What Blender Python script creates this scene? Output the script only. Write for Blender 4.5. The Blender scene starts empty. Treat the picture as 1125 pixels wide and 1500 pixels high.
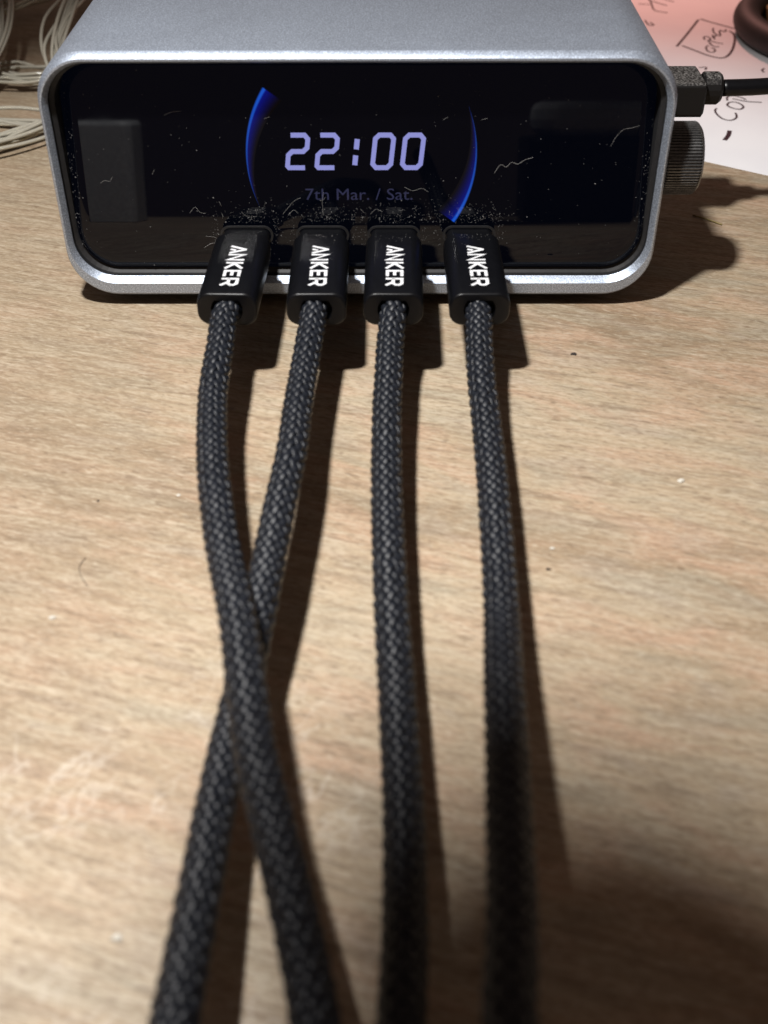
import bpy, math, random
import numpy as np
from mathutils import Vector

random.seed(7)
rng = np.random.default_rng(7)
S = 0.001                      # all lengths below are millimetres
scene = bpy.context.scene
col = scene.collection

# ------------------------------------------------------------------ camera
cam_d = bpy.data.cameras.new('camera')
cam = bpy.data.objects.new('camera', cam_d)
col.objects.link(cam)
scene.camera = cam
PITCH, YAW, ROLL = math.radians(39.15), math.radians(0.377), math.radians(0.195)
cam.location = (5.47 * S, -188.96 * S, 104.98 * S)
cam.rotation_mode = 'ZXY'
from mathutils import Matrix
cam.matrix_world = (Matrix.Translation(cam.location) @ Matrix.Rotation(YAW, 4, 'Z')
                    @ Matrix.Rotation(math.pi / 2 - PITCH, 4, 'X') @ Matrix.Rotation(-ROLL, 4, 'Z'))
cam_d.sensor_fit = 'VERTICAL'
cam_d.sensor_height = 24.0
cam_d.lens = 24.0 * 1686.55 / 1500.0
cam_d.clip_start = 0.005
cam_d.clip_end = 20.0
cam_d.dof.use_dof = True
cam_d.dof.focus_distance = 0.224
cam_d.dof.aperture_fstop = 17.0

# ------------------------------------------------------------------ light
world = bpy.data.worlds.new('World')
scene.world = world
world.use_nodes = True
bg = world.node_tree.nodes['Background']
bg.inputs['Color'].default_value = (1.0, 0.70, 0.57, 1)
bg.inputs['Strength'].default_value = 0.098


def spot(name, loc, aim, power, color, radius, angle, blend):
    d = bpy.data.lights.new(name, 'SPOT')
    d.energy, d.color, d.shadow_soft_size = power, color, radius * S
    d.spot_size, d.spot_blend = math.radians(angle), blend
    o = bpy.data.objects.new(name, d)
    o.location = Vector(loc) * S
    o.rotation_euler = Vector(aim).to_track_quat('-Z', 'Y').to_euler()
    col.objects.link(o)
    return o


LAMP = (-50.0, -96.0, 240.0)
spot('desk_lamp_light', LAMP, (0.12, 0.07, -0.98), 4.8, (1.0, 0.975, 0.95), 8.5, 92, 0.35)
spot('red_glow_light', (75, 300, 160), (0.10, -0.10, -1), 1.35, (1.0, 0.47, 0.40), 12, 108, 0.7)

scene.view_settings.view_transform = 'Standard'
scene.view_settings.look = 'None'
scene.view_settings.exposure = 0.0
scene.view_settings.gamma = 1.0
scene.view_settings.use_curve_mapping = False
scene.cycles.use_denoising = True
scene.cycles.max_bounces = 10
scene.cycles.caustics_reflective = False
scene.cycles.caustics_refractive = False
scene.cycles.transparent_max_bounces = 12

# ------------------------------------------------------------------ helpers


def tag(o, label=None, cat=None, group=None, kind=None):
    for k, v in (('label', label), ('category', cat), ('group', group), ('kind', kind)):
        if v:
            o[k] = v
    return o


def empty(name, loc, label, cat, group=None):
    o = bpy.data.objects.new(name, None)
    o.empty_display_size = 0.005
    o.location = Vector(loc) * S
    col.objects.link(o)
    return tag(o, label, cat, group)


def build(name, verts, faces, mat, parent=None, smooth=False, attr=None):
    """one mesh object; verts in world millimetres"""
    me = bpy.data.meshes.new(name)
    v = (np.asarray(verts, dtype=float) * S)
    me.from_pydata(v.tolist(), [], [tuple(f) for f in faces])
    if smooth:
        me.polygons.foreach_set('use_smooth', [True] * len(me.polygons))
    if attr is not None:
        a = me.color_attributes.new('tint', 'FLOAT_COLOR', 'POINT')
        a.data.foreach_set('color', np.asarray(attr, dtype=np.float32).ravel())
    me.materials.append(mat)
    o = bpy.data.objects.new(name, me)
    col.objects.link(o)
    if parent is not None:
        o.parent = parent
        if parent.type == 'EMPTY':
            o.location = -parent.location
    return o


def loft(rings, close_ends=(False, False)):
    """rings: list of equal-length closed loops -> verts, faces"""
    n = len(rings[0])
    verts = np.concatenate([np.asarray(r, dtype=float) for r in rings])
    faces = []
    for k in range(len(rings) - 1):
        a, b = k * n, (k + 1) * n
        for i in range(n):
            j = (i + 1) % n
            faces.append((a + i, a + j, b + j, b + i))
    if close_ends[0]:
        faces.append(tuple(range(n - 1, -1, -1)))
    if close_ends[1]:
        faces.append(tuple(range((len(rings) - 1) * n, len(rings) * n)))
    return verts, faces


def merge(parts):
    V, F, off = [], [], 0
    for v, f in parts:
        V.append(np.asarray(v, dtype=float))
        F += [tuple(i + off for i in q) for q in f]
        off += len(v)
    return np.concatenate(V), F


def rrect(x0, x1, z0, z1, r, n=10):
    """rounded rectangle in the (x,z) plane, counter-clockwise seen from -y"""
    r = max(0.02, min(r, (x1 - x0) / 2 - 1e-3, (z1 - z0) / 2 - 1e-3))
    pts = []
    for cx, cz, a0 in ((x1 - r, z0 + r, -90), (x1 - r, z1 - r, 0), (x0 + r, z1 - r, 90), (x0 + r, z0 + r, 180)):
        for k in range(n + 1):
            a = math.radians(a0 + 90 * k / n)
            pts.append((cx + r * math.cos(a), cz + r * math.sin(a)))
    return pts


def catmull(pts, step=0.5):
    P = np.asarray(pts, dtype=float)
    P = np.vstack([2 * P[0] - P[1], P, 2 * P[-1] - P[-2]])
    out = []
    for i in range(1, len(P) - 2):
        n = max(2, int(np.linalg.norm(P[i + 1] - P[i]) / step))
        t = np.linspace(0, 1, n, endpoint=False)[:, None]
        a, b, c, d = P[i - 1], P[i], P[i + 1], P[i + 2]
        out.append(0.5 * (2 * b + (c - a) * t + (2 * a - 5 * b + 4 * c - d) * t ** 2 + (3 * b - a - 3 * c + d) * t ** 3))
    out.append(P[-2][None])
    return np.concatenate(out)


def frames(path, ref=(1, 0, 0)):
    T = np.gradient(path, axis=0)
    T /= np.linalg.norm(T, axis=1)[:, None] + 1e-12
    ref = np.asarray(ref, dtype=float)
    A = ref - T * (T @ ref)[:, None]
    A /= np.linalg.norm(A, axis=1)[:, None] + 1e-12
    return T, A, np.cross(T, A)


def tube(path, r, n=10, ref=(1, 0, 0), caps=True):
    path = np.asarray(path, dtype=float)
    T, A, B = frames(path, ref)
    r = np.broadcast_to(np.asarray(r, dtype=float), (len(path),))
    rings = []
    for k in range(len(path)):
        ang = np.linspace(0, 2 * math.pi, n, endpoint=False)
        rings.append(path[k] + r[k] * (np.cos(ang)[:, None] * A[k] + np.sin(ang)[:, None] * B[k]))
    return loft(rings, (caps, caps))


def ribbon(pts, w, to3d, closed=False):
    """flat stroke of width w with mitred joints; to3d maps (u,v) to a point"""
    P = [np.asarray(p, dtype=float) for p in pts]
    n = len(P)
    L, R = [], []
    for i in range(n):
        a = P[i - 1] if (i > 0 or closed) else None
        b = P[(i + 1) % n] if (i < n - 1 or closed) else None
        d1 = (P[i] - a) / np.linalg.norm(P[i] - a) if a is not None else None
        d2 = (b - P[i]) / np.linalg.norm(b - P[i]) if b is not None else None
        d1 = d2 if d1 is None else d1
        d2 = d1 if d2 is None else d2
        n1 = np.array([-d1[1], d1[0]])
        n2 = np.array([-d2[1], d2[0]])
        m = n1 + n2
        m /= np.linalg.norm(m) + 1e-9
        k = 1 / max(0.45, float(m @ n1))
        L.append(P[i] + m * w / 2 * k)
        R.append(P[i] - m * w / 2 * k)
    verts = [to3d(*q) for q in L + R]
    faces = [(i, (i + 1) % n, n + (i + 1) % n, n + i) for i in range(n if closed else n - 1)]
    return np.asarray(verts), faces


# ------------------------------------------------------------------ materials


class Mat:
    def __init__(self, name):
        self.m = bpy.data.materials.new(name)
        self.m.use_nodes = True
        self.t = self.m.node_tree
        self.p = self.t.nodes['Principled BSDF']

    def n(self, kind, **kw):
        nd = self.t.nodes.new(kind)
        for k, v in kw.items():
            if hasattr(nd, k) and k not in nd.inputs:
                setattr(nd, k, v)
            else:
                nd.inputs[k].default_value = v
        return nd

    def l(self, a, b):
        self.t.links.new(a, b)

    def set(self, **kw):
        for k, v in kw.items():
            self.p.inputs[k.replace('_', ' ')].default_value = v
        return self

    def coords(self, scale=(1, 1, 1), rotz=0.0):
        tc = self.n('ShaderNodeTexCoord')
        out = tc.outputs['Object']
        for loc_rot, loc_scale in (((0, 0, rotz), (1, 1, 1)), ((0, 0, 0), scale)):   # turn first, then stretch
            mp = self.n('ShaderNodeMapping')
            mp.inputs['Rotation'].default_value = loc_rot
            mp.inputs['Scale'].default_value = loc_scale
            self.l(out, mp.inputs['Vector'])
            out = mp.outputs['Vector']
        return out

    def noise(self, vec, scale, detail=4.0, rough=0.55, dist=0.0):
        nd = self.n('ShaderNodeTexNoise', Scale=scale, Detail=detail, Roughness=rough, Distortion=dist)
        self.l(vec, nd.inputs['Vector'])
        return nd.outputs['Fac']

    def ramp(self, fac, stops):
        nd = self.n('ShaderNodeValToRGB')
        e = nd.color_ramp.elements
        while len(e) < len(stops):
            e.new(0.5)
        for q, (p, c) in zip(e, stops):
            q.position = p
            q.color = (*c, 1) if len(c) == 3 else c
        self.l(fac, nd.inputs['Fac'])
        return nd.outputs['Color']

    def mix(self, fac, a, b, mode='MIX'):
        nd = self.n('ShaderNodeMix', data_type='RGBA', blend_type=mode)
        for sock, val in ((nd.inputs[0], fac), (nd.inputs[6], a), (nd.inputs[7], b)):
            if isinstance(val, (int, float)):
                sock.default_value = val
            elif isinstance(val, tuple):
                sock.default_value = (*val, 1)
            else:
                self.l(val, sock)
        return nd.outputs[2]

    def bump(self, h, strength, dist):
        nd = self.n('ShaderNodeBump', Strength=strength, Distance=dist)
        self.l(h, nd.inputs['Height'])
        self.l(nd.outputs['Normal'], self.p.inputs['Normal'])


def g(v):
    return (v, v, v)


# wood of the desk top
M = Mat('beech_wood')
ROT = math.radians(16)
big = M.noise(M.coords((9, 26, 9), ROT), 1.0, 3, 0.5, 0.6)
hue = M.noise(M.coords((42, 120, 42), ROT), 1.0, 4, 0.6, 0.7)
hue2 = M.noise(M.coords((70, 190, 70), ROT + 0.1), 1.0, 3, 0.6, 0.5)
grain = M.noise(M.coords((90, 760, 90), ROT), 1.0, 5, 0.62, 0.6)
fleck = M.noise(M.coords((330, 1500, 330), ROT), 1.0, 2, 0.5, 0.8)
fine = M.noise(M.coords((700, 2800, 700), ROT), 1.0, 3, 0.65, 0.3)
c = M.ramp(big, [(0.32, (0.245, 0.170, 0.104)), (0.5, (0.385, 0.295, 0.195)), (0.70, (0.450, 0.366, 0.258))])
c = M.mix(M.ramp(hue, [(0.49, g(0)), (0.66, g(0.75))]), c, (0.445, 0.290, 0.195))
c = M.mix(M.ramp(hue, [(0.34, g(0.7)), (0.48, g(0))]), c, (0.300, 0.265, 0.195))
c = M.mix(M.ramp(hue2, [(0.52, g(0)), (0.70, g(0.45))]), c, (0.345, 0.285, 0.230))
# wood greyer and darker to the left: lamp falloff put into its colour
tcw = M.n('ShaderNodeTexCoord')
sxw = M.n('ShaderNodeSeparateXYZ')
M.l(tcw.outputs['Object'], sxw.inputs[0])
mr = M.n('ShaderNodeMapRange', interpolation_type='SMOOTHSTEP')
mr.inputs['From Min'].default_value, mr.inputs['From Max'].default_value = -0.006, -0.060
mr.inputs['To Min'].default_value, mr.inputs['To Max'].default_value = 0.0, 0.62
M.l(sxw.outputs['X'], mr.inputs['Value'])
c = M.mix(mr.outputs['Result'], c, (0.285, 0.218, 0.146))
c = M.mix(M.ramp(grain, [(0.30, g(0.75)), (0.5, g(0.0))]), c, (0.205, 0.148, 0.096))
c = M.mix(M.ramp(grain, [(0.50, g(0.0)), (0.68, g(0.5))]), c, (0.510, 0.437, 0.330))
c = M.mix(M.ramp(fleck, [(0.30, g(0.65)), (0.40, g(0.0))]), c, (0.180, 0.125, 0.080))
c = M.mix(M.ramp(fleck, [(0.60, g(0.0)), (0.72, g(0.45))]), c, (0.540, 0.468, 0.360))
c = M.mix(M.ramp(fine, [(0.32, g(0.65)), (0.5, g(0.0))]), c, (0.205, 0.150, 0.100))
c = M.mix(M.ramp(fine, [(0.52, g(0.0)), (0.70, g(0.5))]), c, (0.500, 0.435, 0.340))
# pale scuffs towards the near left
sc = M.n('ShaderNodeTexVoronoi', feature='DISTANCE_TO_EDGE', Scale=1.0, Randomness=1.0)
wv = M.coords((150, 90, 100), 0.6)
wn = M.n('ShaderNodeTexNoise', Scale=2.0, Detail=3.0)
M.l(wv, wn.inputs['Vector'])
wm = M.n('ShaderNodeVectorMath', operation='MULTIPLY_ADD')
M.l(wn.outputs['Color'], wm.inputs[0])
wm.inputs[1].default_value = (1.6, 1.6, 1.6)
M.l(wv, wm.inputs[2])
M.l(wm.outputs[0], sc.inputs['Vector'])
scuff = M.ramp(sc.outputs['Distance'], [(0.0, g(1)), (0.07, g(0))])
area = M.n('ShaderNodeTexGradient', gradient_type='SPHERICAL')
amp = M.n('ShaderNodeMapping')
atc = M.n('ShaderNodeTexCoord')
amp.inputs['Location'].default_value = (0.55, 3.35, 0)
amp.inputs['Scale'].default_value = (28, 28, 28)
M.l(atc.outputs['Object'], amp.inputs['Vector'])
M.l(amp.outputs['Vector'], area.inputs['Vector'])
patch = M.mix(1.0, M.ramp(area.outputs['Fac'], [(0.0, g(0)), (0.45, g(1))]),
              M.ramp(M.noise(M.coords((60, 60, 60)), 1.0, 4), [(0.42, g(0)), (0.62, g(1))]), 'MULTIPLY')
fac = M.mix(1.0, scuff, patch, 'MULTIPLY')
fm = M.mix(1.0, fac, g(0.42), 'MULTIPLY')
c = M.mix(fm, c, (0.62, 0.56, 0.48))
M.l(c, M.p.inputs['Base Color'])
M.l(M.ramp(grain, [(0.3, g(0.62)), (0.7, g(0.44))]), M.p.inputs['Roughness'])
M.bump(grain, 0.25, 0.0002)
M.set(Specular_IOR_Level=0.35)
WOOD = M.m

# bead blasted anodised aluminium
M = Mat('anodised_aluminium')
v = M.coords()
sp = M.noise(v, 4200, 2, 0.7)
sp2 = M.noise(v, 1500, 2, 0.6)
M.l(M.ramp(sp, [(0.34, (0.275, 0.315, 0.385)), (0.52, (0.41, 0.465, 0.555)), (0.64, (0.62, 0.70, 0.81))]), M.p.inputs['Base Color'])
M.set(Metallic=0.80, Roughness=0.48)
M.l(M.ramp(M.noise(v, 55, 4, 0.6, 0.8), [(0.35, g(0.465)), (0.65, g(0.505))]), M.p.inputs['Roughness'])
hm = M.mix(0.5, sp, sp2)
M.bump(hm, 0.16, 0.00008)
ALU = M.m

M = Mat('dark_anodised_aluminium')
sp = M.noise(M.coords(), 2500, 2, 0.7)
M.l(M.ramp(sp, [(0.3, g(0.11)), (0.7, g(0.24))]), M.p.inputs['Base Color'])
M.set(Metallic=0.85, Roughness=0.4)
KNOB = M.m


def plain(name, color, rough, **kw):
    m = Mat(name)
    m.set(Base_Color=(*color, 1), Roughness=rough, **kw)
    nz = m.noise(m.coords(), 900, 3, 0.6)
    lo, hi = tuple(q * 0.85 for q in color), tuple(min(1, q * 1.15) for q in color)
    m.l(m.ramp(nz, [(0.35, lo), (0.65, hi)]), m.p.inputs['Base Color'])
    return m


BLACK = plain('black_plastic', (0.012, 0.012, 0.013), 0.5).m
m = plain('plug_plastic', (0.003, 0.0032, 0.0042), 0.34, Specular_IOR_Level=0.26)
m.bump(m.noise(m.coords(), 6000, 1), 0.12, 0.00003)
PLUG = m.m
m = plain('glossy_black_glass', (0.0004, 0.0004, 0.0006), 0.03, Specular_IOR_Level=0.30)
m.l(m.ramp(m.noise(m.coords((1, 1, 1)), 90, 4, 0.6, 1.0), [(0.40, g(0.012)), (0.80, g(0.05))]), m.p.inputs['Roughness'])
m.set(Emission_Strength=1.0)
m.p.inputs['Emission Color'].default_value = (0.0005, 0.0009, 0.0026, 1)
GLASS = m.m
STEEL = plain('plug_shell_steel', (0.30, 0.30, 0.31), 0.35, Metallic=0.9).m
PRINT = plain('white_print', (0.68, 0.69, 0.71), 0.5).m
RUBBER = plain('black_rubber', (0.01, 0.01, 0.01), 0.7).m
BRAID = plain('braided_nylon', (0.0062, 0.0080, 0.0125), 0.46, Specular_IOR_Level=0.42).m
CORE = plain('cable_core', (0.006, 0.006, 0.008), 0.8).m
DUST = plain('dust', (0.15, 0.147, 0.143), 0.9).m
LINT = plain('lint', (0.24, 0.235, 0.225), 0.9).m
CRUMB_DARK = plain('dark_crumb', (0.03, 0.022, 0.018), 0.8).m
CRUMB_PALE = plain('pale_crumb', (0.58, 0.55, 0.48), 0.6).m
INK = plain('pen_ink', (0.035, 0.012, 0.018), 0.6).m
m = plain('paper', (0.86, 0.86, 0.88), 0.75)
m.l(m.ramp(m.noise(m.coords(), 40, 3), [(0.35, (0.83, 0.83, 0.86)), (0.65, (0.88, 0.88, 0.90))]), m.p.inputs['Base Color'])
PAPER = m.m
TAPE = plain('dark_brown_ring', (0.010, 0.005, 0.0045), 0.6).m
ADAPTER = plain('grey_plastic', (0.76, 0.79, 0.82), 0.5).m
OLIVE = plain('olive_card', (0.26, 0.20, 0.075), 0.7).m
LAMPMAT = plain('lamp_grey', (0.06, 0.06, 0.065), 0.5).m

M = Mat('dusty_usb_plug')
dn = M.noise(M.coords(), 2600, 3, 0.7)
geo = M.n('ShaderNodeNewGeometry')
sx = M.n('ShaderNodeSeparateXYZ')
M.l(geo.outputs['Normal'], sx.inputs[0])
up = M.ramp(sx.outputs['Z'], [(0.55, g(0)), (0.9, g(1))])
df = M.mix(1.0, M.ramp(dn, [(0.46, g(0.03)), (0.64, g(0.8))]), up, 'MULTIPLY')
M.l(M.mix(df, (0.006, 0.0055, 0.0055), (0.22, 0.21, 0.20)), M.p.inputs['Base Color'])
M.set(Roughness=0.5, Specular_IOR_Level=0.25)
DUSTY = M.m

M = Mat('clear_wire_plastic')
M.set(Base_Color=(0.84, 0.80, 0.67, 1), Roughness=0.09, Transmission_Weight=0.62, IOR=1.45)
CLEAR = M.m
WIRE = plain('tinned_wire', (0.55, 0.52, 0.42), 0.3, Metallic=0.9).m


def emit(name, color, strength, attr=False):
    m = Mat(name)
    m.set(Base_Color=(0.003, 0.003, 0.004, 1), Roughness=0.03, Emission_Strength=strength)
    if attr:
        at = m.n('ShaderNodeVertexColor', layer_name='tint')
        m.l(at.outputs['Color'], m.p.inputs['Emission Color'])
    else:
        m.p.inputs['Emission Color'].default_value = (*color, 1)
    return m.m


LCD = emit('display_digits', (0.42, 0.44, 1.0), 0.62)
LCD_DIM = emit('display_date', (0.16, 0.17, 0.40), 0.14)
ARC = emit('display_arc', (0, 0, 1), 1.0, True)

# ------------------------------------------------------------------ desk
DX0, DX1, DY0, DY1 = -420, 420, -186, 560
v = [(DX0, DY0, -24), (DX1, DY0, -24), (DX1, DY1, -24), (DX0, DY1, -24),
     (DX0, DY0, -2), (DX1, DY0, -2), (DX1, DY1, -2), (DX0, DY1, -2),
     (DX0 + 2, DY0 + 2, 0), (DX1 - 2, DY0 + 2, 0), (DX1 - 2, DY1 - 2, 0), (DX0 + 2, DY1 - 2, 0)]
f = [(3, 2, 1, 0), (8, 9, 10, 11)] + [(a + i, a + (i + 1) % 4, a + 4 + (i + 1) % 4, a + 4 + i) for a in (0, 4) for i in range(4)]
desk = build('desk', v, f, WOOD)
tag(desk, kind='structure')

# ------------------------------------------------------------------ charging station
W, Z0, Z1, DEP, RC = 52.8, 2.0, 45.76, 92.0, 8.6
charger = empty('charging_station', (0, 45, 0),
                'silver aluminium charging station with black glass front and lit clock display', 'charger')


def ring(y, ins, top=None, bottom=None, r=None):
    """outline of the front view, inset by ins (optionally other insets at top and bottom)"""
    t = ins if top is None else top
    b = ins if bottom is None else bottom
    return [(x, y, z) for x, z in rrect(-W + ins, W - ins, Z0 + b, Z1 - t, RC - ins if r is None else r)]


rings = [ring(88.0, 7), ring(DEP, 6.5), ring(DEP, 1.6), ring(DEP - 0.5, 0.5), ring(DEP - 1.6, 0), ring(60, 0), ring(30, 0), ring(1.35, 0),
         ring(1.15, 0.06), ring(0.18, 0.46, 0.74, 0.74), ring(0.0, 0.58, 0.92, 0.92), ring(0.0, 0.80, 1.3, 2.85), ring(0.06, 0.86, 1.37, 2.93),
         ring(1.4, 1.42, 2.0, 3.56), ring(1.5, 1.48, 2.05, 3.64), ring(1.8, 1.5, 2.06, 3.66)]
v, f = loft(rings, (True, False))
shell = build('shell', v, f, ALU, charger, smooth=True)
mod = shell.modifiers.new('edges', 'EDGE_SPLIT')
mod.split_angle = math.radians(28)


def y_panel(z):
    """front panel: upright strip with the ports, screen above it leaning back"""
    t, a = math.tan(math.radians(10.0)), 0.55
    d = z - 14.5
    return 2.1 + t * 0.5 * (d + math.sqrt(d * d + a * a))


# bezel: black liner between the shell and the glass
GX, GZ0, GZ1, GR = W - 2.15, Z0 + 4.6, Z1 - 2.6, 6.9
inner = rrect(-GX, GX, GZ0, GZ1, GR)
outer = rrect(-W + 1.52, W - 1.52, Z0 + 3.68, Z1 - 2.08, RC - 1.52)
v, f = loft([[(x, 1.55, z) for x, z in outer], [(x, 2.6, z) for x, z in outer], [(x, 3.3, z) for x, z in inner], [(x, 10.0, z) for x, z in inner]])
build('bezel', v, f, BLACK, charger, smooth=False)


def sdf(x, z):
    cx, cz = 0, (GZ0 + GZ1) / 2
    qx = abs(x - cx) - (GX - GR)
    qz = abs(z - cz) - ((GZ1 - GZ0) / 2 - GR)
    return math.hypot(max(qx, 0), max(qz, 0)) + min(max(qx, qz), 0) - GR


def spaced(n, edge):
    """0..1, denser near both ends"""
    t = np.linspace(0, 1, n)
    return (1 - edge) * t + edge * (0.5 - 0.5 * np.cos(math.pi * t))


rows = np.unique(np.concatenate([GZ0 + (GZ1 - GZ0) * spaced(90, 0.8), np.linspace(12.8, 16.2, 26)]))
cols = 2 * spaced(150, 0.75) - 1
v, f = [], []
for z in rows:
    dz = max(0, GR - (z - GZ0), GR - (GZ1 - z))
    hw = GX - GR + math.sqrt(max(0.0, GR * GR - min(dz, GR) ** 2))
    for c_ in cols:
        x = c_ * hw
        e = max(0.0, -sdf(x, z))
        R2 = 2.6
        y = y_panel(z) + (1.15 * (1 - math.sqrt(max(0, 1 - (1 - e / R2) ** 2))) if e < R2 else 0)
        v.append((x, y, z))
n = len(cols)
f = [(a * n + i, a * n + i + 1, (a + 1) * n + i + 1, (a + 1) * n + i) for a in range(len(rows) - 1) for i in range(n - 1)]
glass = build('glass_front', v, f, GLASS, charger, smooth=True)
tag(glass, 'glossy black glass front with a lit clock')


def screen(off=0.03):
    return lambda x, z: (x, y_panel(z) - off, z)


def glyph_strokes(ch, w, h, c):
    if ch == '2':
        return [([(0.15, h), (w - c, h), (w, h - c), (w, h / 2 + c), (w - c, h / 2), (c, h / 2), (0, h / 2 - c), (0, 0.45 * c), (0.45 * c, 0), (w - 0.1, 0)], False)]
    return [([(c, h), (w - c, h), (w, h - c), (w, c), (w - c, 0), (c, 0), (0, c), (0, h - c)], True)]


DW, DH, ST = 3.15, 5.40, 0.80
SLANT = 0.115
for ch, x0 in (('2', -12.38), ('2', -7.28), ('0', 2.37), ('0', 7.52)):
    parts = []
    for pts, closed in glyph_strokes(ch, DW, DH, 0.62):
        pts = [(x0 + a + SLANT * b, 25.08 + b) for a, b in pts]
        parts.append(ribbon(pts, ST, screen(), closed))
    v, f = merge(parts)
    build('display_digit', v, f, LCD, glass)
parts = []
for b0, b1 in ((0.42, 2.05), (3.05, 4.75)):
    pts = [(-0.72 + SLANT * b0, 25.08 + b0), (-0.72 + SLANT * (b0 + b1) / 2, 25.08 + (b0 + b1) / 2), (-0.72 + SLANT * b1, 25.08 + b1)]
    parts.append(ribbon(pts, 0.88, screen()))
v, f = merge(parts)
build('display_colon', v, f, LCD, glass)


def text_mesh(body, size):
    cu = bpy.data.curves.new('t', 'FONT')
    cu.body, cu.size = body, size
    cu.resolution_u = 3
    to = bpy.data.objects.new('t', cu)
    col.objects.link(to)
    me = bpy.data.meshes.new_from_object(to.evaluated_get(bpy.context.evaluated_depsgraph_get()))
    vs = np.array([q.co[:] for q in me.vertices])
    fs = [tuple(p.vertices) for p in me.polygons]
    bpy.data.objects.remove(to)
    bpy.data.meshes.remove(me)
    bpy.data.curves.remove(cu)
    return vs, fs


vs, fs = text_mesh('7th Mar. / Sat.', 3.0)
wid = vs[:, 0].max() - vs[:, 0].min()
sc_ = 19.4 / wid
pts = [screen()(-9.4 + (p[0] - vs[:, 0].min()) * sc_ * 0.97, 19.62 + p[1] * 0.93) for p in vs]
build('display_date', pts, fs, LCD_DIM, glass)

# two blue arcs of a ring round the clock
CX, CZ, CR = 0.5, 27.0, 20.0
for a0, a1, side in ((146, 205, 'l'), (-34.7, 24, 'r')):
    NA, NR = 60, 14
    v, cols_, f = [], [], []
    for i in range(NA + 1):
        t = i / NA
        a = math.radians(a0 + (a1 - a0) * t)
        tt = (1 - t) if side == 'l' else (1 - t)      # bright end: upper left, lower right
        wmax = 0.15 + 3.7 * tt ** 1.1
        for j in range(NR + 1):
            s = j / NR
            r = CR - wmax * s
            x, z = CX + r * math.cos(a), CZ + r * math.sin(a)
            z = min(max(z, 15.6), 38.2)
            v.append(screen(0.03)(x, z))
            k = (0.12 + 0.88 * tt ** 0.7)
            if j == 0:
                cc = (0, 0, 0)
            elif j in (1, 2):
                cc = (0.008 * k, 0.085 * k, 0.55 * k)
            else:
                q = (1 - s) ** 2.0 * k * min(1, tt * 6)
                cc = (0.0, 0.006 * q, 0.30 * q)
            cols_.append((*cc, 1))
    for i in range(NA):
        for j in range(NR):
            a = i * (NR + 1) + j
            f.append((a, a + 1, a + NR + 2, a + NR + 1))
    build('display_arc', v, f, ARC, glass, attr=cols_)

# rubber foot pad under the shell
outer = rrect(-W + 9, W - 9, 8, DEP - 8, 6)
v, f = loft([[(x, y, 0.0) for x, y in outer], [(x, y, Z0 + 0.2) for x, y in outer]], (True, True))
build('foot_pad', v, f, RUBBER, charger)

# USB ports in the front strip
PORT_X = (-20.15, -6.6, 6.15, 19.6)
PZ = 13.35
for px in PORT_X:
    o_ = rrect(px - 4.75, px + 4.75, PZ - 1.75, PZ + 1.75, 1.7, 6)
    i_ = rrect(px - 4.35, px + 4.35, PZ - 1.4, PZ + 1.4, 1.35, 6)
    v, f = loft([[(x, 2.6, z) for x, z in o_], [(x, 1.9, z) for x, z in o_], [(x, 1.9, z) for x, z in i_], [(x, 2.6, z) for x, z in i_]])
    build('usb_port', v, f, BLACK, charger)

# control knob on the right side
KY, KZ, KR = 10.0, 24.3, 6.3
NR_ = 72
rings = []
for x, rr_, ridge in ((52.0, 5.2, 0), (53.4, 5.2, 0), (53.5, KR - 0.25, 1), (53.8, KR, 1), (59.2, KR, 1), (59.5, KR - 0.15, 1),
                      (59.6, KR - 0.3, 0), (60.0, KR - 0.75, 0), (60.0, KR - 1.6, 0), (59.7, KR - 2.0, 0)):
    loop = []
    for i in range(NR_ * 4):
        a = 2 * math.pi * i / (NR_ * 4)
        q = rr_ - (0.38 if (ridge and (i % 4) in (1, 2)) else 0)
        loop.append((x, KY + q * math.cos(a), KZ + q * math.sin(a)))
    rings.append(loop)
v, f = loft(rings, (True, True))
build('control_knob', v, f, KNOB, charger)

# ------------------------------------------------------------------ charging cables
LOGO = []          # strokes in (u = along the plug towards the user, v = to the right)
lw = 2.75


def lt(u, pts):
    LOGO.append([(u + a, b) for a, b in pts])


lt(0.0, [(0.15, 0), (1.35, lw)])
lt(0.0, [(1.35 - 0.05, lw), (2.55, 0)])
lt(0.0, [(1.25, 0.05), (1.62, 0.95)])
lt(2.95, [(0.2, -0.05), (0.2, lw - 0.1), (1.95, 0.1), (1.95, lw + 0.05)])
lt(5.75, [(0.2, -0.05), (0.2, lw + 0.05)])
lt(5.75, [(2.1, lw + 0.05), (0.45, lw * 0.5), (2.1, -0.05)])
lt(8.35, [(2.05, lw - 0.2), (0.3, lw - 0.2), (0.3, 0.2), (2.05, 0.2)])
lt(8.35, [(0.3, lw / 2), (1.8, lw / 2)])
lt(11.05, [(0.2, -0.05), (0.2, lw - 0.2), (1.7, lw - 0.2), (2.15, lw - 0.65), (2.15, lw * 0.5 + 0.2), (1.7, lw * 0.42), (0.2, lw * 0.42)])
lt(11.05, [(1.25, lw * 0.42), (2.3, -0.05)])

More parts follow.
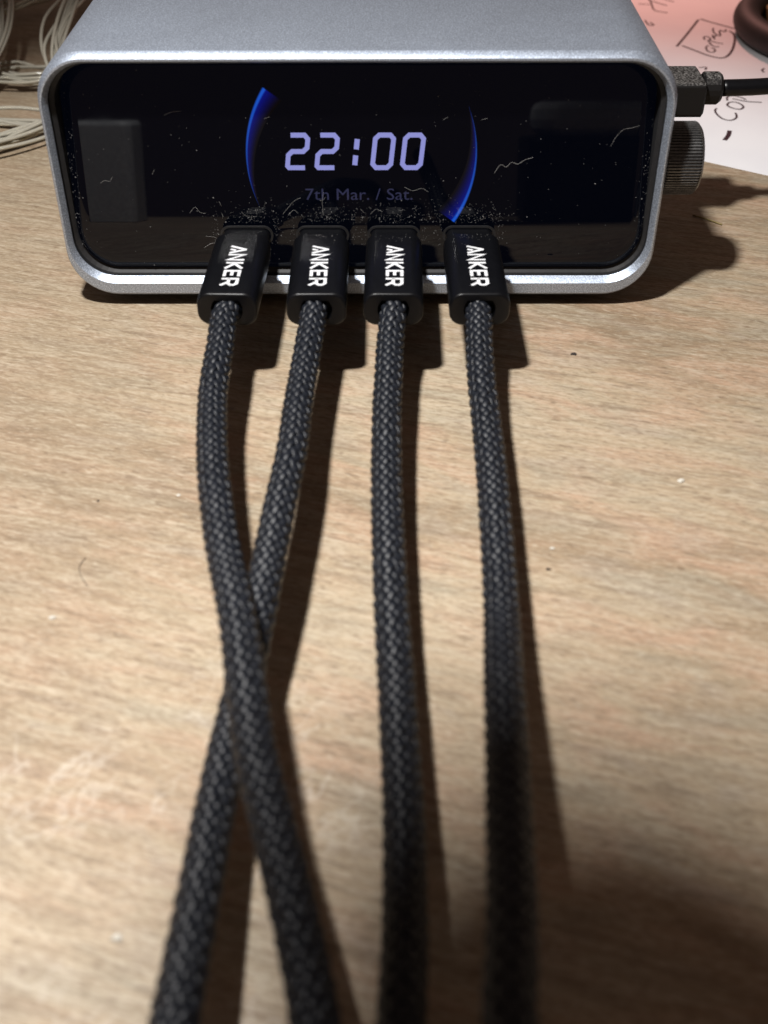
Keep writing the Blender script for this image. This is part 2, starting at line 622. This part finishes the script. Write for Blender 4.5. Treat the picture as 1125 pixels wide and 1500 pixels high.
PATHS = {
    0: [(-20.4, -23.5, 13.2), (-21.2, -26.5, 12.6), (-21.0, -32.8, 12.0), (-20.8, -43.8, 11.5), (-20.2, -51.0, 11.5), (-19.1, -60.1, 12.0), (-17.8, -68.5, 12.5), (-16.3, -76.2, 13.0), (-14.8, -83.4, 13.5), (-11.7, -96.2, 14.5), (-9.6, -106.9, 15.0), (-7.8, -115.9, 15.0), (-5.6, -123.6, 14.5), (-3.6, -130.4, 14.0), (-1.9, -136.7, 13.5), (-0.6, -142.4, 13.0), (1.0, -152, 11), (3, -165, 6.5), (4.5, -178, 4.0), (5.5, -188, 1.5), (6, -193.5, -8), (6.4, -195, -30), (6.5, -195, -70)],
    1: [(-6.7, -23.5, 13.2), (-6.9, -26.5, 12.6), (-7.2, -32.6, 12.0), (-7.7, -43.6, 11.5), (-7.9, -50.9, 11.5), (-8.0, -59.3, 11.5), (-8.4, -67.1, 11.5), (-8.9, -74.1, 11.3), (-9.3, -80.4, 11.0), (-9.9, -88.1, 10.0), (-11.0, -100.5, 8.0), (-11.9, -109.9, 7.5), (-12.3, -118.9, 8.0), (-12.4, -127.3, 9.0), (-12.5, -134.8, 10.0), (-12.6, -141.5, 10.8), (-13, -152, 10), (-13.6, -165, 6), (-14, -178, 4.0), (-14.2, -188, 1.5), (-14.4, -193.5, -8), (-14.5, -195, -30), (-14.5, -195, -70)],
    2: [(6.1, -23.5, 13.2), (5.9, -26.5, 12.5), (5.5, -31.6, 11.5), (5.2, -41.9, 10.5), (5.0, -48.5, 10.0), (5.0, -63.7, 9.0), (5.3, -77.4, 8.5), (5.7, -89.3, 8.0), (6.2, -100.3, 8.0), (6.6, -110.1, 8.0), (6.9, -119.1, 8.5), (6.9, -127.1, 9.0), (6.8, -134.6, 10.0), (6.5, -141.3, 10.5), (6.8, -152, 9), (11, -165, 6), (14, -178, 4.0), (15, -188, 1.5), (15.4, -193.5, -8), (15.5, -195, -30), (15.5, -195, -70)],
    3: [(19.6, -23.5, 13.2), (19.7, -26.5, 12.5), (19.5, -31.4, 11.5), (19.3, -41.7, 10.5), (19.4, -48.3, 10.0), (19.4, -64.1, 9.5), (19.1, -78.4, 9.5), (18.6, -91.8, 10.5), (17.5, -106.2, 14.5), (16.8, -117.3, 17.0), (16.1, -126.6, 19.0), (15.6, -134.4, 20.5), (15.0, -141.1, 21.5), (14.4, -146.8, 22.0), (15.2, -156, 21), (18, -170, 14), (24, -178, 4.2), (25, -188, 1.5), (25.4, -193.5, -8), (25.5, -195, -30), (25.5, -195, -70)],
}
CABLE_LABELS = (
    'black braided cable in the leftmost front port, crossing over its neighbour',
    'black braided cable in the second port from the left, passing under its neighbour',
    'black braided cable in the third port from the left, below the first zero',
    'black braided cable in the rightmost front port, beside the right blue arc')
PL0, PL1 = -3.2, -25.0      # plug body along y


def braid(path, N=8, pitch=17.2, r0=1.76, amp=0.20, hw=0.57, th=0.28, m=8, seed=0):
    d = np.linalg.norm(np.diff(path, axis=0), axis=1)
    s = np.concatenate([[0], np.cumsum(d)])
    L = s[-1]
    K = int(L / 0.30)
    ss = np.linspace(0, L, K)
    P = np.stack([np.interp(ss, s, path[:, k]) for k in range(3)], 1)
    T, A, B = frames(P)
    V, F = [], []
    wr = ss + 0.35 * np.sin(ss * 0.19 + seed) + 0.22 * np.sin(ss * 0.47 + 2.1 * seed)     # weave opens and bunches a little
    base = 0
    ca = np.linspace(0, 2 * math.pi, m, endpoint=False)
    for sign in (1, -1):
        for i in range(N):
            th0 = 2 * math.pi * (i / N + sign * wr / pitch) + 0.05 * np.sin(ss * 0.6 + i * 1.9 + seed)
            wob = 0.03 * np.sin(ss * 3.1 + i * 2.3 + sign) + 0.02 * np.sin(ss * 7.7 + i * 4.1 + seed)
            rad = r0 + sign * amp * np.cos(2 * math.pi * N * wr / pitch) + wob
            er = np.cos(th0)[:, None] * A + np.sin(th0)[:, None] * B
            et = -np.sin(th0)[:, None] * A + np.cos(th0)[:, None] * B
            C = P + er * rad[:, None]
            tan = np.gradient(C, axis=0)
            tan /= np.linalg.norm(tan, axis=1)[:, None]
            side = np.cross(tan, er)
            side /= np.linalg.norm(side, axis=1)[:, None]
            loop = C[:, None, :] + hw * np.cos(ca)[None, :, None] * side[:, None, :] + th * np.sin(ca)[None, :, None] * er[:, None, :]
            V.append(loop.reshape(-1, 3))
            k = np.arange(K - 1)[:, None] * m
            j = np.arange(m)[None, :]
            j2 = (j + 1) % m
            q = np.stack([k + j, k + j2, k + m + j2, k + m + j], -1).reshape(-1, 4) + base
            F.append(q)
            base += K * m
    return np.concatenate(V), np.concatenate(F)


def build_fast(name, V, F, mat, parent):
    me = bpy.data.meshes.new(name)
    me.vertices.add(len(V))
    me.vertices.foreach_set('co', (V * S).astype(np.float32).ravel())
    me.loops.add(F.size)
    me.loops.foreach_set('vertex_index', F.astype(np.int32).ravel())
    me.polygons.add(len(F))
    me.polygons.foreach_set('loop_start', np.arange(0, F.size, 4, dtype=np.int32))
    me.polygons.foreach_set('use_smooth', np.ones(len(F), dtype=bool))
    me.update(calc_edges=True)
    me.materials.append(mat)
    o = bpy.data.objects.new(name, me)
    col.objects.link(o)
    o.parent = parent
    if parent.type == 'EMPTY':
        o.location = -parent.location
    return o


TILT = (-1.3, 0.5, -0.3, 0.6)      # each plug sits a little askew in its port


def askew(v, px, k):
    v = np.array(v, dtype=float)
    a = math.radians(TILT[k])
    dx, dy = v[:, 0] - px, v[:, 1] - 2.0
    v[:, 0] = px + dx * math.cos(a) - dy * math.sin(a)
    v[:, 1] = 2.0 + dx * math.sin(a) + dy * math.cos(a)
    return v


for k in range(4):
    px = PORT_X[k]
    root = empty('charging_cable', (px, -25, 0), CABLE_LABELS[k], 'cable', 'braided charging cables plugged into the front')
    # plug body with softened ends
    rings = []
    HX, HZ = 4.85, 2.9
    for y, ins in ((PL0, 1.2), (PL0, 0.35), (PL0 - 0.35, 0.0), (PL1 + 0.42, 0.0), (PL1 + 0.24, 0.05), (PL1 + 0.11, 0.13), (PL1 + 0.03, 0.26), (PL1, 0.42), (PL1, 1.0)):
        rings.append([(x, y, z) for x, z in rrect(px - HX + ins, px + HX - ins, PZ - HZ + ins, PZ + HZ - ins, 2.15 - ins * 0.5, 10)])
    # recess for the cable
    n4 = len(rings[0])
    hole = []
    base = rings[-1]
    for y, r in ((PL1, 2.55), (PL1 + 2.5, 2.45)):
        loop = []
        for (x, _, z) in base:
            a = math.atan2(z - PZ, x - px)
            loop.append((px + r * math.cos(a), y, PZ + r * math.sin(a)))
        hole.append(loop)
    v, f = loft(rings + hole, (True, True))
    body = build('plug', askew(v, px, k), f, PLUG, root, smooth=True)
    md = body.modifiers.new('edges', 'EDGE_SPLIT')
    md.split_angle = math.radians(30)
    i_ = rrect(px - 4.1, px + 4.1, PZ - 1.2, PZ + 1.2, 1.15, 6)
    v, f = loft([[(x, PL0 - 0.2, z) for x, z in i_], [(x, 3.4, z) for x, z in i_]], (True, True))
    build('plug_shell', askew(v, px, k), f, PLUG, body, smooth=False)
    parts = []
    ztop = PZ + HZ + 0.03
    for st in LOGO:
        parts.append(ribbon(st, 0.52, lambda u, q: (px - 1.2 + q + 0.0, -8.1 - u * 1.06, ztop)))
    v, f = merge(parts)
    v[:, 2] += np.repeat(np.arange(len(parts)) * 0.004, [len(p[0]) for p in parts])
    build('brand_print', askew(v, px, k), f, PRINT, body)
    path = catmull(PATHS[k], 0.4)
    V, F = braid(path, seed=k * 1.7)
    sl = build_fast('braided_sleeve', V, F, BRAID, root)
    v, f = tube(path[::3], 1.72, 12)
    build('core', v, f, CORE, sl, smooth=True)
    fz = []
    for _ in range(46):                                 # stray fibres
        i = random.randint(2, int(len(path) * 0.62))
        a = random.uniform(-0.6, 3.7)
        nrm_ = np.array([math.cos(a), 0, math.sin(a)])
        b = path[i] + nrm_ * 2.0
        l = random.uniform(0.5, 1.5)
        d1 = nrm_ * 0.5 + np.array([random.uniform(-1, 1), random.uniform(-1, 1), random.uniform(-0.3, 0.6)]) * 0.7
        fz.append(tube(catmull([b, b + d1 * l * 0.5, b + d1 * l * 0.9 + rng.normal(0, 0.2, 3)], 0.25), 0.018, 4, ref=(0.2, 0.9, 0.4)))
    v, f = merge(fz)
    tag(build('stray_fibres', v, f, BRAID, sl), kind='stuff')

# ------------------------------------------------------------------ black USB plug and lead on the right side
lead = empty('side_cable', (70, 34, 0), 'dusty black plug with thin black lead in the right side of the silver charger', 'cable')


def box_loft(x0, x1, y0, y1, z0, z1, r, b=0.4):
    rings = []
    for x, ins in ((x0, b), (x0 + b, 0), (x1 - b, 0), (x1, b)):
        rings.append([(x, y, z) for y, z in rrect(y0 + ins, y1 - ins, z0 + ins, z1 - ins, r, 5)])
    return loft(rings, (True, True))


v, f = box_loft(54.2, 65.0, 28.6, 39.6, 24.5, 31.0, 0.9)
plug = build('plug', v, f, DUSTY, lead, smooth=False)
v, f = box_loft(50.5, 54.3, 29.0, 39.2, 25.6, 30.0, 0.4, 0.1)
build('plug_shell', v, f, STEEL, plug)
xs = [64.9, 65.2, 68.0, 68.6]
v, f = tube([(x, 33.2, 28.7) for x in xs], [2.6, 3.0, 3.0, 2.5], 18, ref=(0, 0, 1))
build('collar', v, f, DUSTY, lead, smooth=False)
pth = catmull([(68.7, 33.2, 28.7), (76, 33.6, 28.8), (86, 34.4, 29.2), (98, 36, 28.8), (112, 40, 24), (128, 48, 12), (142, 60, 2.0), (170, 90, 1.7), (230, 140, 1.7)], 1.0)
v, f = tube(pth, 1.55, 14, ref=(0, 0, 1))
build('lead', v, f, PLUG, lead, smooth=True)

# ------------------------------------------------------------------ sheet of paper with handwriting
paper = empty('paper_sheet', (120, 140, 0), 'white sheet of paper with handwritten notes to the right of the charger', 'paper')
NXp, NYp = 30, 40
A0 = np.array([72.6, 71.2])
ex = np.array([math.cos(math.radians(-33)), math.sin(math.radians(-33))])
ey = np.array([-ex[1], ex[0]])


def paper_z(p):
    return 0.10 + 0.05 * (1 + math.sin(p[0] * 0.05 + 1.0) * math.sin(p[1] * 0.043))


v, f = [], []
for j in range(NYp + 1):
    for i in range(NXp + 1):
        p = A0 + ex * (-70 + 220 * i / NXp) + ey * (297 * j / NYp)
        v.append((p[0], p[1], paper_z(p)))
n = NXp + 1
f = [(j * n + i, j * n + i + 1, (j + 1) * n + i + 1, (j + 1) * n + i) for j in range(NYp) for i in range(NXp)]
v = v + [(a, b, q - 0.09) for a, b, q in v]
nn = (NXp + 1) * (NYp + 1)
f = f + [tuple(i + nn for i in reversed(q)) for q in f]
edge = [i for i in range(n)] + [j * n + NXp for j in range(1, NYp + 1)] + [NYp * n + i for i in range(NXp - 1, -1, -1)] + [j * n for j in range(NYp - 1, 0, -1)]
for q in range(len(edge)):
    a, b = edge[q], edge[(q + 1) % len(edge)]
    f.append((a, a + nn, b + nn, b))
sheet = build('sheet', v, f, PAPER, paper, smooth=False)
WRITING = {
'box1': [(87.39, 150.7), (92.89, 162.74), (98.85, 176.17)] ,
'box2': [(89.07, 151.34), (91.73, 147.13), (94.34, 143.01), (96.71, 140.71), (98.62, 140.74), (100.49, 143.11), (102.87, 148.53), (105.16, 155.95), (106.08, 160.4), (106.17, 162.97), (105.6, 164.91)] ,
'box3': [(99.61, 176.87), (102.67, 172.83), (107.87, 166.92)] ,
'e': [(96.71, 151.47), (95.83, 150.54), (95.35, 148.7), (95.29, 146.59), (95.91, 145.41), (96.94, 145.72), (97.59, 147.23), (97.49, 148.74), (96.74, 149.33)] ,
's': [(97.47, 154.57), (97.53, 152.1), (98.14, 150.39), (98.99, 150.29), (99.29, 150.78)] ,
'p': [(96.64, 156.75), (96.68, 158.33), (97.27, 159.73), (98.04, 159.62), (98.5, 158.04), (97.83, 155.83), (97.2, 155.19)] ,
'p2': [(97.15, 156.32), (98.95, 154.6), (101.1, 152.78)] ,
'r': [(99.88, 161.25), (99.6, 159.01), (99.62, 156.99)] ,
'r2': [(99.73, 158.7), (100.48, 160.3), (101.19, 161.27)] ,
'e2': [(101.59, 167.8), (101.03, 166.14), (100.77, 163.53), (101.19, 161.27), (101.88, 160.33), (102.3, 162.26), (102.53, 164.21), (103.22, 165.52), (103.74, 164.23), (104.42, 164.57), (104.92, 166.54)] ,
'C': [(87.98, 101.31), (87.26, 100.06), (87.09, 97.23), (87.91, 94.0), (89.57, 93.11), (91.24, 94.52), (91.87, 96.84), (91.92, 98.25)] ,
'o': [(91.15, 103.96), (92.22, 105.63), (93.8, 105.65), (94.81, 104.02), (94.88, 102.09), (93.67, 100.64), (92.12, 101.38), (91.22, 102.7), (91.15, 103.96)] ,
'pp': [(91.88, 106.9), (92.44, 109.38), (94.01, 110.41), (95.85, 109.24), (96.84, 107.47)] ,
'pp2': [(93.51, 108.21), (96.56, 106.29), (100.39, 105.56)] ,
'i': [(98.25, 111.18), (99.59, 110.9)] ,
'dash': [(87.81, 86.36), (86.79, 83.29), (85.2, 80.26)] ,
'N': [(83.57, 193.0), (87.15, 192.18)] ,
'N2': [(87.69, 199.07), (87.65, 193.82), (87.37, 186.08), (90.86, 183.29)] ,
'N3': [(87.38, 197.25), (90.32, 193.13), (92.06, 190.95)] ,
'N4': [(90.36, 200.65), (94.96, 195.0)] ,
'v': [(82.56, 175.88), (82.9, 171.13), (84.39, 170.76), (83.76, 173.72)] ,
'O': [(118.66, 192.91), (117.83, 190.52), (116.78, 189.04), (115.93, 189.03), (115.58, 190.47), (115.87, 192.85), (116.7, 195.26), (117.75, 196.78), (118.63, 196.8), (118.97, 195.32), (118.67, 192.92)] ,
'seven': [(89.85, 132.31), (91.88, 132.62), (91.22, 130.38)] ,
'd': [(107.61, 131.77), (106.55, 130.08), (106.78, 128.44)] ,
}
for nm, pts in WRITING.items():
    p3 = catmull([(a, b, 0) for a, b in pts], 0.6)
    w = 0.75 if nm.startswith('box') else (1.1 if nm == 'dash' else 0.55)
    v, f = ribbon(p3[:, :2], w, lambda a, b: (a, b, paper_z((a, b)) + 0.05))
    build('handwriting', v, f, INK, sheet)

# ------------------------------------------------------------------ dark ring with olive core lying on the paper
rg = empty('brown_ring', (145.5, 156, 0.3), 'dark brown glossy ring lying on the handwritten paper at the top right', 'ring')


def lathe(cx, cy, prof, n=64):
    return loft([[(cx + r * math.cos(2 * math.pi * i / n), cy + r * math.sin(2 * math.pi * i / n), z) for i in range(n)] for r, z in prof])


prof = [(36.6 + 3.9 * math.cos(a), 4.1 + 3.8 * math.sin(a)) for a in np.linspace(-math.pi, math.pi, 25)]
v, f = lathe(145.5, 156, prof, 96)
build('band', v, f, TAPE, rg, smooth=True)
cd = empty('olive_card', (140, 190, 0.3), 'olive coloured card lying inside the brown ring at the top right', 'card')
v, f = box_loft(117.5, 160, 158, 182, 0.35, 5.0, 0.4, 0.2)
build('card', v, f, OLIVE, cd)

# ------------------------------------------------------------------ bundle of clear wires, back left
wires = empty('wire_bundle', (-95, 110, 0), 'tangled bundle of clear plastic wires on the desk left of the charger', 'wires')
bundles = [
    # (control points, number of wires, spread)
    ([(-140, 62, 1.5), (-112, 62, 1.5), (-92, 69, 2), (-80, 78, 2.5), (-68, 92, 4), (-60, 112, 4), (-58, 140, 3)], 15, 5.2),
    ([(-66, 92, 3), (-74, 98, 7), (-79, 110, 11), (-80, 125, 14), (-79, 140, 16), (-80, 156, 16), (-78, 180, 14), (-74, 215, 8)], 12, 4.0),
    ([(-130, 80, 2), (-108, 92, 4), (-98, 104, 8), (-97, 122, 12), (-101, 142, 14), (-108, 165, 12), (-120, 195, 6)], 12, 4.2),
    ([(-118, 108, 2), (-100, 116, 3), (-88, 114, 3), (-76, 118, 3), (-60, 128, 3)], 9, 6.0),
    ([(-108, 146, 9), (-96, 150, 13), (-86, 160, 15), (-80, 176, 15), (-70, 200, 10)], 6, 3.6),
    ([(-72, 84, 1.5), (-84, 86, 1.5), (-96, 88, 1.5), (-120, 84, 1.5), (-150, 80, 1.5)], 5, 5.0),
    ([(-130, 190, 3), (-105, 178, 5), (-88, 188, 8), (-76, 204, 6), (-60, 220, 3)], 7, 6.0),
]
for pts, cnt, spread in bundles:
    for q in range(cnt):
        ph = rng.uniform(0, 6.28, 4)
        P = np.asarray(pts, dtype=float)
        offs = rng.normal(0, spread * 0.45, 3)
        offs[2] = abs(offs[2]) * 0.5
        P = P + offs + np.stack([np.sin(np.arange(len(P)) * 1.3 + ph[0]), np.sin(np.arange(len(P)) * 1.1 + ph[1]), 0.5 * np.sin(np.arange(len(P)) * 1.7 + ph[2])], 1) * spread * 0.28
        P[:, 2] = np.maximum(P[:, 2], 0.9)
        path = catmull(P, 2.0)
        v, f = tube(path, 0.46, 8, ref=(0.3, 0.2, 1))
        w_ = build('wire', v, f, CLEAR, wires, smooth=True)
        v, f = tube(path[::2], 0.24, 5, ref=(0.3, 0.2, 1))
        build('conductor', v, f, WIRE, w_, smooth=True)

# ------------------------------------------------------------------ unseen desk lamp body, added above the frame to shade the bottom right
lamp = empty('added_desk_lamp', (150, -150, 0), 'grey desk lamp added outside the picture to cast the shade at the bottom right', 'lamp')
lx, ly, lz = LAMP
v, f = lathe(lx, ly, [(0.05, lz + 30), (12, lz + 30), (26, lz + 26), (30, lz + 22), (30, lz + 12), (28.5, lz + 12), (28.5, lz + 20), (0.05, lz + 22)], 48)
build('lamp_head', v, f, LAMPMAT, lamp, smooth=False)
JT = np.array([-29.1, -107.9, 175.0])  # placed so this part of the lamp blocks light at the bottom right
v, f = tube([(lx + 26, ly - 11, lz + 20), (lx + 34, ly - 14, lz - 10), tuple(JT + [6, -2, 30]), tuple(JT)], 3.0, 12)
build('neck', v, f, LAMPMAT, lamp, smooth=True)
rr = []
for i in range(13):
    a = math.pi * i / 12
    rr.append((max(0.05, 11.0 * math.sin(a)), -11.0 * math.cos(a)))
v, f = lathe(JT[0], JT[1], [(r, JT[2] + z) for r, z in rr], 32)
build('shade_joint', v, f, LAMPMAT, lamp, smooth=True)
v, f = tube([tuple(JT), (40, -131, 178), (100, -140, 178), (140, -147, 172), (150, -150, 150), (150, -150, 60), (150, -150, 6)], 5.0, 14, ref=(0, 1, 0.1))
build('shade_arm', v, f, LAMPMAT, lamp, smooth=True)
v, f = lathe(150, -150, [(0.05, 8), (28, 8), (31, 6), (32, 0.0), (0.05, 0.0)], 48)
build('base', v, f, LAMPMAT, lamp, smooth=False)

# ------------------------------------------------------------------ unseen grey adapter block, added left of the picture for its reflection in the glass
ab = empty('added_adapter', (-81, -158, 0), 'grey power adapter block added out of view to be mirrored at the left of the black glass front', 'adapter')
rings = [[(x, y, z) for x, y in rrect(-90 + q, -72 - q, -167 + q, -149 - q, 3.0, 6)] for z, q in ((0.0, 0.6), (0.6, 0.0), (30.6, 0.0), (31.6, 0.5), (31.8, 1.4))]
v, f = loft(rings, (True, True))
build('housing', v, f, ADAPTER, ab, smooth=False)

bk = empty('added_black_case', (70, -166, 0), 'black case added under the pale one, right of the camera, outside the picture', 'case')  # unseen, added under the pale case as the dark part of the reflection
rings = [[(x, y, z) for x, y in rrect(47 + q, 93 - q, -184 + q, -149 - q, 5.0, 6)] for z, q in ((0.0, 0.8), (0.8, 0.0), (25.8, 0.0), (26.8, 0.5), (27.0, 1.4))]
v, f = loft(rings, (True, True))
build('housing', v, f, BLACK, bk, smooth=False)
ws = empty('added_grey_case', (70, -166, 27), 'pale grey case added out of view to be mirrored at the upper right of the black glass front', 'case')  # unseen, added only for the pale reflection in the glass
rings = [[(x, y, z) for x, y in rrect(50 + q, 88 - q, -182 + q, -151 - q, 7.0, 8)] for z, q in ((27.0, 2.5), (29.5, 0.6), (32.0, 0.0), (35.0, 0.3), (36.6, 1.4), (37.2, 3.2))]
v, f = loft(rings, (True, True))
build('housing', v, f, ADAPTER, ws, smooth=False)

# ------------------------------------------------------------------ dust, lint and crumbs


def flecks(points, normals, smin, smax):
    """tiny irregular chips lying on a surface"""
    V, F = [], []
    for p, nrm in zip(points, normals):
        nrm = np.asarray(nrm, dtype=float)
        a = np.cross(nrm, (0.3, 0.9, 0.2))
        a /= np.linalg.norm(a)
        b = np.cross(nrm, a)
        rad = random.uniform(smin, smax) * (1 if random.random() < 0.88 else 1.9)
        asp = random.uniform(0.35, 1.0)
        th = random.uniform(0, 6.28)
        k = len(V)
        m = 5
        for i in range(m):
            t = 2 * math.pi * i / m
            q = rad * random.uniform(0.6, 1.2)
            u_, w_ = q * math.cos(t), q * asp * math.sin(t)
            u2, w2 = u_ * math.cos(th) - w_ * math.sin(th), u_ * math.sin(th) + w_ * math.cos(th)
            V.append(np.asarray(p) + nrm * 0.02 + a * u2 + b * w2)
        V.append(np.asarray(p) + nrm * (0.04 + rad * 0.7))
        for i in range(m):
            F.append((k + i, k + (i + 1) % m, k + m))
    return np.asarray(V), F


pts, nrm = [], []


def on_glass(x, z):
    e = -sdf(x, z)
    if e < 0.05:
        return
    y = y_panel(z) + (1.15 * (1 - math.sqrt(max(0, 1 - (1 - e / 2.6) ** 2))) if e < 2.6 else 0)
    pts.append((x, y, z))
    nrm.append((0, -0.98, 0.17))


for _ in range(330):                                   # loose over the whole glass
    on_glass(random.uniform(-GX, GX), random.uniform(GZ0, GZ1))
for px in PORT_X:                                      # lint gathered round the plugs
    for _ in range(170):
        on_glass(random.gauss(px + 0.8, 3.6), PZ + 2.2 + abs(random.gauss(0, 1.9)))
    for _ in range(70):
        s_ = random.choice((-1, 1))
        on_glass(px + s_ * (4.9 + abs(random.gauss(0, 0.8))), random.uniform(PZ - 2, PZ + 4))
for _ in range(420):                                   # along the edge of the glass
    t = random.random()
    if t < 0.45:
        on_glass(random.uniform(-GX + 3, GX - 2), GZ1 - 0.1 - abs(random.gauss(0, 0.55)))
    else:
        s_ = random.choice((-1, 1))
        on_glass(s_ * (GX - 0.1 - abs(random.gauss(0, 0.8))), random.uniform(GZ0 + 3, GZ1 - 1))
v, f = flecks(pts, nrm, 0.025, 0.08)
o = build('glass_dust', v, f, DUST, glass)
tag(o, kind='stuff')
pts, nrm = [], []
for k, px in enumerate(PORT_X):
    for _ in range(26):
        x, y = random.uniform(px - 3, px + 3), PL0 - 0.5 - abs(random.gauss(0, 2.6 if k in (0, 2) else 1.2))
        pts.append((x, max(y, PL1 + 0.6), PZ + 2.9))
        nrm.append((0, 0, 1))
    for _ in range(10):
        pts.append((px + 4.85, random.uniform(PL1 + 3, PL0 - 1), PZ + random.uniform(-0.6, 0.7)))
        nrm.append((1, 0, 0))
v, f = flecks(pts, nrm, 0.03, 0.08)
o = build('plug_dust', v, f, DUST)
tag(o, 'pale dust specks on the tops of the black plugs', 'dust', kind='stuff')

# lint fibres clinging to the glass and lying about
fib = [
    [(23.6, 24.2), (24.6, 25.6), (25.6, 25.2), (26.5, 26.0), (27.6, 25.7), (28.8, 26.4), (30.2, 26.8)],
    [(43.4, 28.6), (44.2, 30.2), (45.4, 31.4), (46.6, 31.6), (48.0, 32.0)],
    [(-28.0, 11.0), (-26.6, 11.8), (-25.4, 11.9), (-24.6, 12.2)],
    [(-27.6, 13.2), (-26.0, 13.0), (-25.2, 12.4)],
    [(-33.0, 33.8), (-31.5, 34.3), (-30.0, 34.4)],
    [(-30.0, 17.4), (-29.0, 18.4), (-28.2, 17.5), (-27.2, 17.3)],
    [(-13.5, 17.2), (-11.5, 19.4), (-10.2, 20.0)],
    [(-6.3, 17.0), (-6.5, 19.4), (-6.2, 21.0)],
    [(8.0, 21.8), (9.5, 21.2), (11.0, 21.6), (12.2, 21.0)],
    [(-45.2, 22.5), (-44.4, 23.0), (-43.6, 22.8), (-43.0, 23.6)],
    [(-36.0, 24.0), (-35.6, 24.8)], [(14.5, 33.0), (15.3, 33.4)], [(-16.0, 33.2), (-15.0, 33.5)], [(21.0, 33.0), (22.0, 33.2)],
    [(-12.5, 17.0), (-11.6, 17.9), (-10.8, 17.3)],
    [(2.0, 17.2), (3.0, 18.0), (4.1, 17.6)],
]
parts = []
for q, pl in enumerate(fib):
    p3 = catmull([(x, y_panel(z) - 0.12, z) for x, z in pl], 0.3)
    parts.append(tube(p3, (0.024, 0.014, 0.022)[q] if q < 3 else 0.016, 5, ref=(0, 1, 0.1)))
for _ in range(22):                                    # short lint round the plugs
    px = random.choice(PORT_X)
    x, z = random.gauss(px, 4.2), PZ + 2.6 + abs(random.gauss(0, 1.6))
    a, l = random.uniform(0, 6.28), random.uniform(0.4, 1.3)
    p3 = catmull([(x, y_panel(z) - 0.1, z), (x + l * 0.5 * math.cos(a) + 0.1, y_panel(z) - 0.35, z + l * 0.5 * math.sin(a)), (x + l * math.cos(a), y_panel(z) - 0.2, z + l * math.sin(a) + 0.15)], 0.2)
    parts.append(tube(p3, 0.014, 4, ref=(0, 1, 0.1)))
v, f = merge(parts)
o = build('glass_lint', v, f, LINT, glass)
tag(o, kind='stuff')

# crumbs on the wood


def crumb(x, y, r, mat, label):
    V, F, m = [], [], 7
    prof = [(1.0, 0.0), (1.15, 0.35), (0.7, 0.8), (0.05, 0.95)]
    jit = [random.uniform(0.7, 1.3) for _ in range(m)]
    for q, z in prof:
        for i in range(m):
            a = 2 * math.pi * i / m
            V.append((x + r * q * jit[i] * math.cos(a) * 1.3, y + r * q * jit[i] * math.sin(a), r * z))
    for k in range(len(prof) - 1):
        for i in range(m):
            F.append((k * m + i, k * m + (i + 1) % m, (k + 1) * m + (i + 1) % m, (k + 1) * m + i))
    o = build('crumb', V, F, mat)
    tag(o, label, 'crumb', 'crumbs scattered on the wood')


crumb(48.9, -52.7, 0.42, CRUMB_PALE, 'pale crumb on the wood, largest one right of the cables')
crumb(-38.4, -81.9, 0.34, CRUMB_PALE, 'pale crumb on the wood at the left edge of the picture')
crumb(28.0, -68.1, 0.24, CRUMB_PALE, 'small pale crumb just right of the rightmost cable')
crumb(37.3, -16.7, 0.34, CRUMB_DARK, 'dark crumb in front of the right end of the charger')
crumb(27.0, -72.4, 0.24, CRUMB_DARK, 'tiny dark crumb right of the rightmost cable')
crumb(-25.6, -56.2, 0.22, CRUMB_PALE, 'small pale crumb just left of the leftmost cable')
crumb(-21.6, -127.1, 0.42, CRUMB_PALE, 'blurred pale crumb on the wood near the bottom left')
crumb(-37.2, -57.5, 0.18, CRUMB_DARK, 'tiny dark crumb on the wood left of the cables')
crumb(67.6, 51.1, 0.35, CRUMB_DARK, 'dark crumb on the wood below the ridged knob')
v, f = tube(catmull([(69.2, 38.7, 0.25), (71.8, 36.6, 0.3), (74.3, 34.2, 0.25)], 0.8), 0.16, 6, ref=(0, 0, 1))
o = build('straw_splinter', v, f, OLIVE, smooth=True)
tag(o, 'thin straw coloured splinter on the wood right of the charger', 'splinter')
v, f = tube(catmull([(-36.4, -70.2, 0.12), (-36.9, -71.8, 0.12), (-36.4, -73.7, 0.12), (-35.0, -75.9, 0.12)], 0.5), 0.035, 5, ref=(0, 0, 1))
o = build('hair', v, f, CRUMB_DARK, smooth=True)
tag(o, 'short curved dark hair on the wood left of the cables', 'hair')
